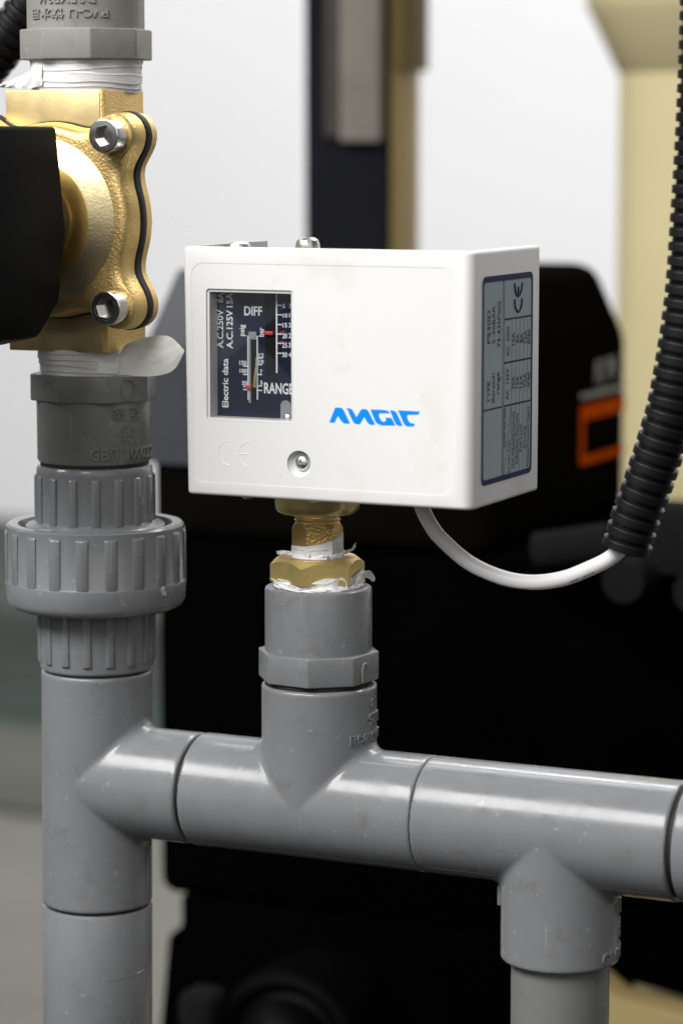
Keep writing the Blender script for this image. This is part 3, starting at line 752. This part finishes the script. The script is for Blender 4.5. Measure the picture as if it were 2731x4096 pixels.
# dial window
bz = [box(wx0+.05, wx0+.75, -19.5, -15.6, wz0, wz1), box(wx1-.75, wx1-.05, -19.5, -15.6, wz0, wz1),
      box(wx0+.75, wx1-.75, -19.5, -15.6, wz0+.05, wz0+.75), box(wx0+.75, wx1-.75, -19.5, -15.6, wz1-.75, wz1-.05)]
make('window_bezel', *merge(*bz), 'bezel', ps, False)
make('window_pane', *prism(rrect(wx0+.3, wz0+.3, wx1-.3, wz1-.3, .6), 'Y', -19.45, -19.05, .2, 2), 'pane', ps, angle=30)
dial = make('dial_plate', *box(-21.6, 5, -15.5, -14.9, 95.5, 131), 'dial', ps, False)
DT = [('A.C.250V',1,(-20.03,114.33,-18.28,123.79)),('8A',1,(-19.98,125.48,-18.23,127.84)),('A.C.125V',1,(-17.46,114.33,-15.7,123.7)),('15A',1,(-17.42,124.34,-15.66,127.85)),('Electric data',1,(-18.72,99.96,-17.0,111.88)),('DIFF',0,(-12.59,122.51,-7.74,124.77)),('psig',1,(-13.87,117.48,-12.13,120.28)),('bar',1,(-8.77,117.5,-7.26,119.7)),
('150',0,(-13.94,110.44,-11.98,111.52)),('100',0,(-13.89,108.54,-11.91,109.56)),('50',0,(-13.26,105.56,-11.87,106.6)),('12',0,(-8.66,112.41,-7.34,113.48)),('10',0,(-8.72,110.93,-7.38,111.92)),('7',0,(-8.37,108.53,-7.74,109.49)),('5',0,(-8.29,105.84,-7.7,106.85)),
('5',0,(-2.27,124.55,-1.56,125.58)),('10',0,(-2.24,122.26,-.95,123.29)),('15',0,(-2.28,119.88,-1.01,120.99)),('20',0,(-2.34,117.26,-1.02,118.53)),('25',0,(-2.39,114.99,-1.02,116.26)),('30',0,(-2.4,112.7,-1.03,113.93)),
('72',0,(-.54,124.6,.9,125.63)),('145',0,(-.51,122.32,1.52,123.34)),('217',0,(-.64,119.94,1.42,121.05)),('290',0,(-.65,117.32,1.42,118.59)),('362',0,(-.66,115.06,1.41,116.32)),('435',0,(-.66,112.76,1.4,113.99)),('RANGE',0,(-7.28,103.74,.59,106.46))]
for s_, r_, b4 in DT:
    make('dial_lettering', *flat_text(s_, r_, b4, 'Y', -15.55, .022), 'dial_print', (ps, dial), False)
DB = [(-11.76,102.06,-11.44,117.68),(-9.25,102.16,-8.94,117.68),(-4.06,108.84,-3.67,127.75)]+[(-12.94,z-.15,-11.74,z+.15) for z in (110.22,108.2,105.3,104.5)]+[(-8.97,z-.13,-7.8,z+.13) for z in (112.3,110.7,108.3,105.55,104.43)]+[(-3.7,z-.13,-2.46,z+.13) for z in (125.2,122.9,120.55,118.25,116.03,113.64)]
make('scale_lines', *flat_polys([boxpoly(*b) for b in DB], 'Y', -15.56), 'dial_print', (ps, dial), False)
make('range_slot', *flat_polys([boxpoly(-11.4, 101.4, -9.26, 116.7)], 'Y', -15.53), 'slot', (ps, dial), False)
make('slot_wall', *box(-11.38, -10.8, -15.75, -15.5, 101.36, 116.7), 'slot_grey', (ps, dial), False)
make('slot_end', *box(-11.36, -9.26, -15.75, -15.5, 116.72, 118.6, .1), 'slot_grey', (ps, dial), False)
make('difference_slot', *flat_polys([boxpoly(-7.0, 108.14, -4.08, 128.6)], 'Y', -15.53), 'slot', (ps, dial), False)
make('slot_opening', *flat_polys([rrect(-2.88, 94, -.04, 102.29, 1.35)], 'Y', -15.54), 'slot_grey', (ps, dial), False)
make('difference_pointer', *box(-7.17, -4.59, -16.4, -15.7, 118.02, 118.88, .2), 'red', ps)
make('range_pointer', *box(-12.1, -10.44, -16.4, -15.7, 104.74, 105.68, .2), 'red', ps)
V, F = ribbon([(-10.2, -15.9, 105.3), (-9.9, -16.0, 107), (-9.5, -15.9, 110), (-9.4, -15.8, 112.5)], [(-9.3, -15.9, 105.0), (-9.3, -16.0, 107), (-9.25, -15.9, 110), (-9.3, -15.8, 112.5)], 14, 4, 0, 0, 0, .1)
make('pointer_spring', V, F, 'brass_turned', ps)
make('red_dab', *flat_polys([[(-3.2, 118.4), (-1.5, 118.9), (-1.5, 119.1), (-3.1, 118.7)], [(-3.2, 116.2), (-1.8, 116.4), (-1.8, 116.6), (-3.1, 116.5)]], 'Y', -15.58), 'red', (ps, dial), False)
V, F = lathe([(1.05, 0), (1.0, .5), (.5, .85), (.01, .95)], 0, 0, 24, closed=False)
make('dial_screw', np.stack([V[:, 0]-1.0, -15.55-V[:, 2], V[:, 1]+98.0], 1), F, 'zinc', ps)
make('red_mark', *flat_polys([circ(.2, 97.6, .8, 16)], 'Y', -15.57), 'red', (ps, dial), False)
# chassis, top screws, bottom studs
make('chassis', *box(X0+2.6, X1-2.6, -9, 20, 80.6, 136.4, .4), 'zinc', ps)
def pan_screw(x, y, zb, r, h, slot):
    prof = [(r*.55, 136.2), (r*.55, zb), (r*.96, zb), (r, zb+h*.12), (r*.97, zb+h*.45), (r*.86, zb+h*.78), (r*.6, zb+h*.97), (r*.3, zb+h)]
    V, F = lathe(prof, x, y, 48)
    if slot:
        a = R(AM+5); d = np.array([math.cos(a), math.sin(a)]); e = np.array([-d[1], d[0]])
        p = [tuple(np.array([x, y])+d*u*.35+e*w*(r+1)) for u, w in ((-1, -1), (1, -1), (1, 1), (-1, 1))]
        V, F = boolean(V, F, [prism(p, 'Z', zb+h*.55, zb+h+2)])
    return V, F
make('top_screw', *pan_screw(-3.0, 0, 138.0, 3.05, 3.0, True), 'zinc', ps, angle=30, label='slotted screw standing proud of the open top')
make('top_screw', *pan_screw(-22.0, 0, 137.4, 3.2, 2.3, False), 'zinc', ps, angle=30)
for x, y in ((-13.5, -12), (4.2, -12), (-9, 10), (8, 10)):
    V, F = lathe([(.01, 77.2), (1.0, 77.3), (1.8, 77.8), (2.1, 78.6), (2.1, 81)], x, y, 24, closed=False); make('stud', V, F, 'zinc', ps)
# brass bellows cup and hexagon stem
make('bellows_cup', *lathe([(10.5, 82), (10.5, 75.2), (10.35, 74.3), (9.9, 73.6), (9.0, 73.1), (7.6, 72.9), (6.2, 72.7), (5.9, 72.3), (5.55, 72.2), (5.55, 71.7), (5.75, 71.5), (5.5, 71.3), (5.5, 70.0)], XB, 0, 128, closed=True), 'brass_turned', ps, angle=28)
V, F = hex_nut(XB, 0, 6.35, AM-25.5, 5.35, 71.0, 62, 1.7)
make('hexagon_stem', V, F, 'brass_rough', ps, angle=20)
# rating label on the right side
LX = X1+.12
lab = make('rating_label', *prism(rrect(-14.7, 83.8, 17.9, 133.0, 1.9), 'X', X1-.05, LX), 'label', ps, angle=30)
bm = bmesh.new()
o_ = rrect(-14.7, 83.8, 17.9, 133.0, 1.9); i_ = rrect(-13.6, 85.1, 16.75, 131.5, 1.1)
a = [bm.verts.new((LX+.03, u, v)) for u, v in o_]; b = [bm.verts.new((LX+.03, u, v)) for u, v in i_]
for i in range(len(a)): bm.faces.new((a[i], a[(i+1) % len(a)], b[(i+1) % len(a)], b[i]))
V, F = from_bm(bm); bm.free(); make('label_border', V, F, 'label_ink', (ps, lab), False)
def bar(y0, z0, y1, z1): return boxpoly(y0, z0, y1, z1)
LB = [bar(-1.85, 85, -1.6, 131.6), bar(-.95, 85, -.7, 131.6)]+[bar(y-.09, 85, y+.09, 122.2) for y in (4.12, 6.78, 9.36, 11.89, 14.4)]
LB += [bar(-.8, z-.22, 16.8, z+.22) for z in (122.28, 111.92, 101.6)]+[bar(-13.7, 101.4, -1.8, 101.8)]+[[(-.6, 84.9), (-.35, 84.9), (4.05, 100.8), (3.85, 101)]]
make('label_ruling', *flat_polys(LB, 'X', LX+.03), 'label_ink', (ps, lab), False)
LT = [('TYPE',(-11.46,103.1,-9.6,108.35)),('Bereich',(-8.5,103.07,-6.62,109.99)),('range',(-5.07,104.78,-3.06,110.08)),('PS30D',(-11.74,117.18,-9.52,125.08)),('5-30BAR',(-8.47,116.98,-6.6,125.95)),('73-435PSIG',(-5.22,115.94,-3.15,126.82)),('AC  250V',(.61,113.32,2.53,120.76)),('AC  125V',(.45,102.9,2.37,110.5)),
('10A',(4.38,115.79,6.06,118.83)),('8A',(6.96,116.21,8.78,118.35)),('8A',(9.57,116.04,11.4,118.36)),('72A',(12.19,115.64,13.9,118.87)),('IP40',(14.63,115.47,16.35,118.96)),('20A',(4.42,105.2,6.1,108.42)),('15A',(7.01,105.24,8.7,108.18)),('15A',(9.62,105.15,11.32,108.39)),('72A',(12.24,105.06,13.96,108.56)),('IP40',(14.68,104.98,16.42,108.6)),
('RATED VOLTAGE',(-.74,91.74,.73,101.14)),('RATED Amps',(2.09,85.31,3.58,93.27)),('Non Inductive Current',(4.46,86.17,6.22,99.85)),('Inductive Current',(7.06,86.86,8.69,99.26)),('Full Load',(9.68,89.62,11.18,96.15)),('Starting',(12.3,90.2,14.02,95.65)),('Purpose Protection Degree',(14.55,85.5,16.36,100.3))]
for s_, b4 in LT:
    make('label_lettering', *flat_text(s_, 1, b4, 'X', LX+.04, .014), 'label_ink', (ps, lab), False)
U_ = lambda zc: [(LX-.1, 8.1-2.4*math.cos(R(a)), zc-3.1*math.sin(R(a))) for a in range(0, 181, 9)]
make('label_mark', *merge(*[tube(p, .36, 8) for p in (U_(126.8), U_(130.6), [(LX-.1, 8.1, 127.6), (LX-.1, 8.1, 129.7)])]), 'label_ink', (ps, lab))

# ------------------------------------------------------------------ cable and corrugated conduits
P, L = spline([(23.5, 6, 84), (24.6, 5, 79.5), (25.9, 4, 75.6), (28.0, 4, 71.7), (31.0, 4, 68.1), (38.4, 4, 62.6), (46.9, 4, 59.5), (54.8, 4, 58.8), (62.7, 4, 60.2), (69.3, 4, 63.0), (74.7, 4, 66.0), (78.6, 4, 70), (80.5, 4, 76), (83.5, 4, 85)], 10)
cb = Thing('power_cable', 'white round cable looping from the switch box into the black corrugated conduit', 'cable', (54.8, 4, 57))
sheath = make('sheath', *tube(P, 1.85, 20), 'cable', cb)
V, F = text2d('3x0.75mm', 0, 0)
def on_cable(s0, s1, side, hgt):
    s_ = s0+(s1-s0)*V[:, 0]; Q = resample(P, L, s_); Q2 = resample(P, L, s_+.2); T = Q2-Q; T /= np.linalg.norm(T, axis=1)[:, None]
    nrm = np.cross(T, (0, 1, 0)); nrm *= np.sign(nrm[:, 2:3])*-1
    a = np.radians(side+hgt*(V[:, 1]-.5)); return Q+1.87*(np.cos(a)[:, None]*np.array([0, -1., 0])+np.sin(a)[:, None]*nrm)
make('sheath_print', on_cable(L[-1]*.36, L[-1]*.50, 66, 30), F, 'print_dark', (cb, sheath), False)
make('sheath_print', on_cable(L[-1]*.625, L[-1]*.70, 48, 30), F, 'print_dark', (cb, sheath), False)
def corrugated(name, label, pts, ro, pitch, base, n=40):
    P, L = spline(pts, 14); step = pitch/24; s_ = np.arange(0, L[-1], step); Q = resample(P, L, s_)
    ph = (s_/pitch) % 1.0
    def prof(p):
        up_ = np.clip(p/.09, 0, 1); dn = np.clip((.76-p)/.11, 0, 1); hgt = np.minimum(up_, dn); hgt = hgt*hgt*(3-2*hgt)
        return ro-.95+.95*hgt+.28*np.exp(-((p-.87)/.035)**2)
    th = Thing(name, label, 'conduit', base, 'black corrugated conduits')
    make('corrugated_wall', *tube(Q, prof(ph), n), 'conduit', th, angle=50)
    return th
corrugated('corrugated_conduit', 'black corrugated conduit hanging beside the switch with white cable entering its end', [(78.6, 4, 68.2), (80.6, 4, 75), (84.3, 4, 85.5), (87.6, 4, 95.9), (90.2, 4, 106.3), (93.2, 4, 126.7), (94.5, 4, 146.8), (95.4, 4, 166.8), (95.9, 4, 186.6), (96.2, 4, 215)], 5.95, 3.3, (78.6, 4, 68))
corrugated('corrugated_conduit', 'black corrugated conduit passing behind the warm grey adapter', [(-132, 45, 176), (-122.5, 45, 185.0), (-116.7, 45, 190.9), (-111.3, 45, 197.0), (-106.5, 45, 203.0), (-98, 45, 213), (-90, 46, 224)], 6.4, 3.4, (-122, 45, 175))

# ------------------------------------------------------------------ brass solenoid valve
XV, ZV = -65.2, 144.8
sv_ = Thing('solenoid_valve', 'brass solenoid valve with bolted cover and black coil on the left riser', 'valve', (XV, 0, 112))
oct_body = [(-14.3, -14), (13.1, -14), (14.0, -13.2), (14.0, 6), (8, 14), (-8, 14), (-14.3, 6)]
body = make('body', *prism([(XV+x-.6, y) for x, y in oct_body], 'Z', 111.9, 177.0, .35, 2), 'brass_cast', sv_, angle=25)
make('machined_front_face', *box(XV-14.6, XV+12.3, -14.25, -14.0, 160, 176.6, .1), 'brass_face', (sv_, body))
make('machined_front_face', *box(XV-14.6, XV+12.3, -14.25, -14.0, 112.3, 128, .1), 'brass_face', (sv_, body))
EX, EZ = 20.2, 20.8
def outline(rc, re, n=220):
    P = []
    for i in range(n):
        a = 2*math.pi*i/n; d = np.array([math.cos(a), math.sin(a)])
        def f(t):
            x, y = abs(d[0]*t), abs(d[1]*t)
            return float(smin(math.hypot(x, y)-rc, math.hypot(x-EX, y-EZ)-re, 8.5))
        lo, hi = 15., 45.
        for _ in range(30):
            m_ = (lo+hi)/2
            if f(m_) < 0: lo = m_
            else: hi = m_
        P.append((XV+d[0]*lo, ZV+d[1]*lo))
    return P
def slab(name, rings, mat, par, angle=40):
    """rings: list of (circle radius, ear radius, y)"""
    V, F = [], []; n = 220
    for rc, re, y in rings: V += [(x, y, z) for x, z in outline(rc, re)]
    for k in range(len(rings)-1):
        for i in range(n): F.append((k*n+i, k*n+(i+1) % n, (k+1)*n+(i+1) % n, (k+1)*n+i))
    F.append(list(range(n))); F.append([(len(rings)-1)*n+i for i in range(n)][::-1])
    return make(name, V, F, mat, par, angle=angle)
slab('body_flange', [(23.6, 5.2, -9.2), (24.2, 5.7, -9.7), (24.3, 5.8, -12.5)], 'brass_cast', (sv_, body))
slab('gasket', [(24.3, 5.8, -12.5), (24.55, 6.05, -12.8), (24.55, 6.05, -15.0), (24.3, 5.8, -15.3)], 'rubber', sv_)
cov = slab('cover', [(24.0, 5.6, -15.3), (24.2, 5.8, -15.6), (24.0, 5.7, -18.4), (23.6, 5.4, -20.2), (23.1, 5.1, -21.0), (22.4, 4.6, -21.4), (21.6, 4.0, -21.5)], 'brass_cast', sv_, 32)
def ylathe(prof, cx, cz, n=96, closed=False):
    V, F = lathe(prof, 0, 0, n, closed=closed)
    return np.stack([V[:, 0]+cx, -V[:, 2], V[:, 1]+cz], 1), F      # profile z is measured towards the viewer (-Y)
make('cover_cone', *ylathe([(20.4, 21.4), (20.3, 21.65), (14.9, 24.0), (14.6, 24.15)], XV, ZV, 128), 'brass_cone', (sv_, cov))
make('cover_boss', *ylathe([(14.65, 24.1), (14.3, 24.3), (10.2, 24.3)], XV, ZV, 128), 'brass_gold', (sv_, cov))
make('core_tube', *ylathe([(10.2, 24), (10.1, 25.2), (9.4, 25.5), (8.0, 25.5), (8.0, 40)], XV, ZV, 96), 'brass_face', sv_)
for sx in (-1, 1):
    for sz in (-1, 1):
        cx, cz = XV+sx*EX, ZV+sz*EZ
        make('bolt_seat', *ylathe([(5.2, 21.3), (4.9, 21.6), (.1, 21.65)], cx, cz, 48), 'brass_cast', (sv_, cov))
        V, F = lathe([(4.2, 21.5), (4.2, 25.8), (4.05, 26.2), (3.8, 26.35)], 0, 0, 64, closed=True)
        V = np.stack([V[:, 0]+cx, -V[:, 2], V[:, 1]+cz], 1)
        hx = [(cx+2.65*math.cos(R(12*sz+60*i)), cz+2.65*math.sin(R(12*sz+60*i))) for i in range(6)]
        V, F = boolean(V, F, [prism(hx, 'Y', -30, -24.2)])
        bt = make('socket_bolt', V, F, 'steel', sv_, angle=30)
        make('socket_chamfer', *ylathe([(3.0, 26.37), (2.6, 26.0)], cx, cz, 48), 'steel', (sv_, bt))
prof = [(-52.8, 167.8), (-50.4, 143.2), (-52.5, 126.3), (-58.5, 117.3), (-68.4, 115.1), (-93, 115.0), (-93, 168.2)]
make('coil', *prism([(x+.6, z) for x, z in prof], 'Y', -36, -72, 1.0, 3), 'coil', sv_, angle=35)
P, L = spline([(-41.2, -11, 144.0), (-40, -11.2, 144.3), (-38, -11, 146.2), (-36, -11, 146.7), (-33.5, -11, 145.2), (-31.5, -11, 144), (-30.6, -11, 143.3), (-30.2, -11, 143.8), (-30.5, -11, 144.2)], 8)
make('dust_fibre', *tube(P, .012, 5), 'grey_print', sv_)

# ------------------------------------------------------------------ machine behind (out of focus)
pu = Thing('booster_pump', 'black booster pump with orange framed nameplate standing behind the pipework', 'pump', (-60, 330, -300))
bm = bmesh.new()
lv = [(-189, -57, 255, 395, 23), (-189, -57, 255, 395, 92), (-181, -62, 262, 374, 119)]
rg = [[bm.verts.new((x, y, z)) for x, y in ((a_, c_), (b2, c_), (b2, d_), (a_, d_))] for a_, b2, c_, d_, z in lv]
bm.faces.new(rg[0][::-1]); bm.faces.new(rg[-1])
for p, q in zip(rg, rg[1:]):
    for i in range(4): bm.faces.new((p[i], p[(i+1) % 4], q[(i+1) % 4], q[i]))
bmesh.ops.recalc_face_normals(bm, faces=bm.faces)
bmesh.ops.bevel(bm, geom=[e for e in bm.edges if e.calc_face_angle(0) > R(12)], offset=7, segments=4, affect='EDGES', profile=.5)
V, F = from_bm(bm); bm.free()
ctl = make('controller', V, F, 'controller', pu, angle=50)
V, F = [], []
for a_, b2, c_, d_, z in ((-188.8, -100, 252.5, 262, 50), (-188.8, -100, 252.5, 262, 92), (-179, -100, 259.8, 268, 119)):
    V += [(a_, c_, z), (b2, c_, z), (b2, d_, z), (a_, d_, z)]
for k in range(2):
    for i in range(4): F.append((k*4+i, k*4+(i+1) % 4, k*4+4+(i+1) % 4, k*4+4+i))
F += [(3, 2, 1, 0), (8, 9, 10, 11)]
make('lit_front', V, F, 'controller_face', (pu, ctl), False)  # lighter slab: light falling on the controller front is put into its colour
make('lid_screw', *lathe([(6, 117), (6, 121.5), (4, 122.5)], -74, 300, 32), 'grey_part', (pu, ctl))
make('casing', *box(-189, 130, 258, 430, -110, 24, 6, 4), 'pump', pu, angle=50)
make('pedestal', *prism([(-179.5, -121.5), (-179.5, -109.5), (-45, -109.5), (-45, -300), (-206, -300), (-188.6, -160), (-185, -126)], 'Y', 258.5, 380, 1.5, 2), 'pump', pu)
make('casing_lip', *prism([(-30, -109.6), (128, -109.6), (128, -131), (13, -123), (-4, -120.5), (-13, -114.5)], 'Y', 258.5, 420, 1.5, 2), 'pump', pu)
NX = -56.8
def on_side(polys, d): return flat_polys(polys, 'X', d)
make('nameplate_frame', *on_side([boxpoly(342, 62.2, 391, 67.8), boxpoly(342, 48.8, 346.5, 62.2), boxpoly(342, 45.8, 391, 48.8)], NX), 'orange', (pu, ctl), False)
make('nameplate_rule', *on_side([boxpoly(342, 70.4, 391, 72.3)], NX), 'grey_print', (pu, ctl), False)
V, F = flat_text('新界', 0, (357, 73.6, 381.5, 84), 'X', NX, .02)
make('nameplate_lettering', V, F, 'grey_print', (pu, ctl), False)
def cyl_between(a, b, r, n=28):
    return tube(np.linspace(np.array(a, float), np.array(b, float), 6), r, n)
make('terminal_gland', *cyl_between((-34, 240, 29), (-8, 240, 34), 6.5), 'grey_part', pu)
make('terminal_block', *box(0, 40, 236, 256, 24, 47, 3), 'grey_part', pu)
make('terminal_knob', *cyl_between((2, 222, 24), (2, 238, 24), 7), 'grey_part', pu)
make('terminal_knob', *cyl_between((26, 222, 22), (26, 238, 22), 7), 'grey_part', pu)
# round drain cap low on the pump: rim ring and domed centre
V, F = lathe([(.01, 16), (9, 14.5), (15, 10), (17.5, 4), (18, 0), (20, -1), (24, 2), (27, 1), (28.5, -4), (28.5, -30)], 0, 0, 64, closed=False)
make('drain_cap', np.stack([V[:, 0]-120, 226-V[:, 2], V[:, 1]-150], 1), F, 'coil', pu)
make('cap_lug', *box(-158, -144, 214, 230, -146, -131, 4, 3), 'grey_part', pu)

st = Thing('steel_post', 'khaki steel post faced with a charcoal plate behind the switch', 'post', (-210, 490, -300))
make('upright', *box(-229, -192, 476, 506, -300, 420, 1.5), 'khaki', st)
make('face_plate', *box(-231, -192.5, 471, 475.8, -300, 420, 1), 'charcoal', st)
make('upper_side_plate', *box(-191.8, -188.5, 477, 507, 194, 420, .8), 'khaki_dark', st)  # thin plate giving the upper side of the post a darker khaki
MATS['taupe'] = matt('taupe_sheen', (.075, .07, .065, 1))
make('sheen_strip', *box(-212, -193, 465, 470.8, 164, 420, 1), 'beige', st)  # post's dark-to-silver reflection, painted as beige and taupe strips
make('sheen_edge', *box(-219.5, -212.2, 466, 470.8, 166, 420, 1), 'taupe', st)

co = Thing('cream_column', 'cream painted round column with flared collar at the far right', 'column', (-70, 598, -300))
make('shaft', *lathe([(60, -300), (60, 194)], -70, 598, 96), 'cream', co)
make('flared_collar', *lathe([(60, 194.2), (61, 195), (73.5, 221), (75, 224), (75, 420)], -70, 598, 96), 'cream', co)

bf = Thing('base_frame', 'khaki painted steel end plate below the black pump, beside the drop pipe', 'machine base', (50, 248, -300))
make('end_plate', *prism([(-30, -106), (-13, -114.5), (-5, -120.2), (13, -122.5), (130, -134), (130, -300), (-30, -300)], 'Y', 240, 256, 1.5, 2), 'khaki', bf)
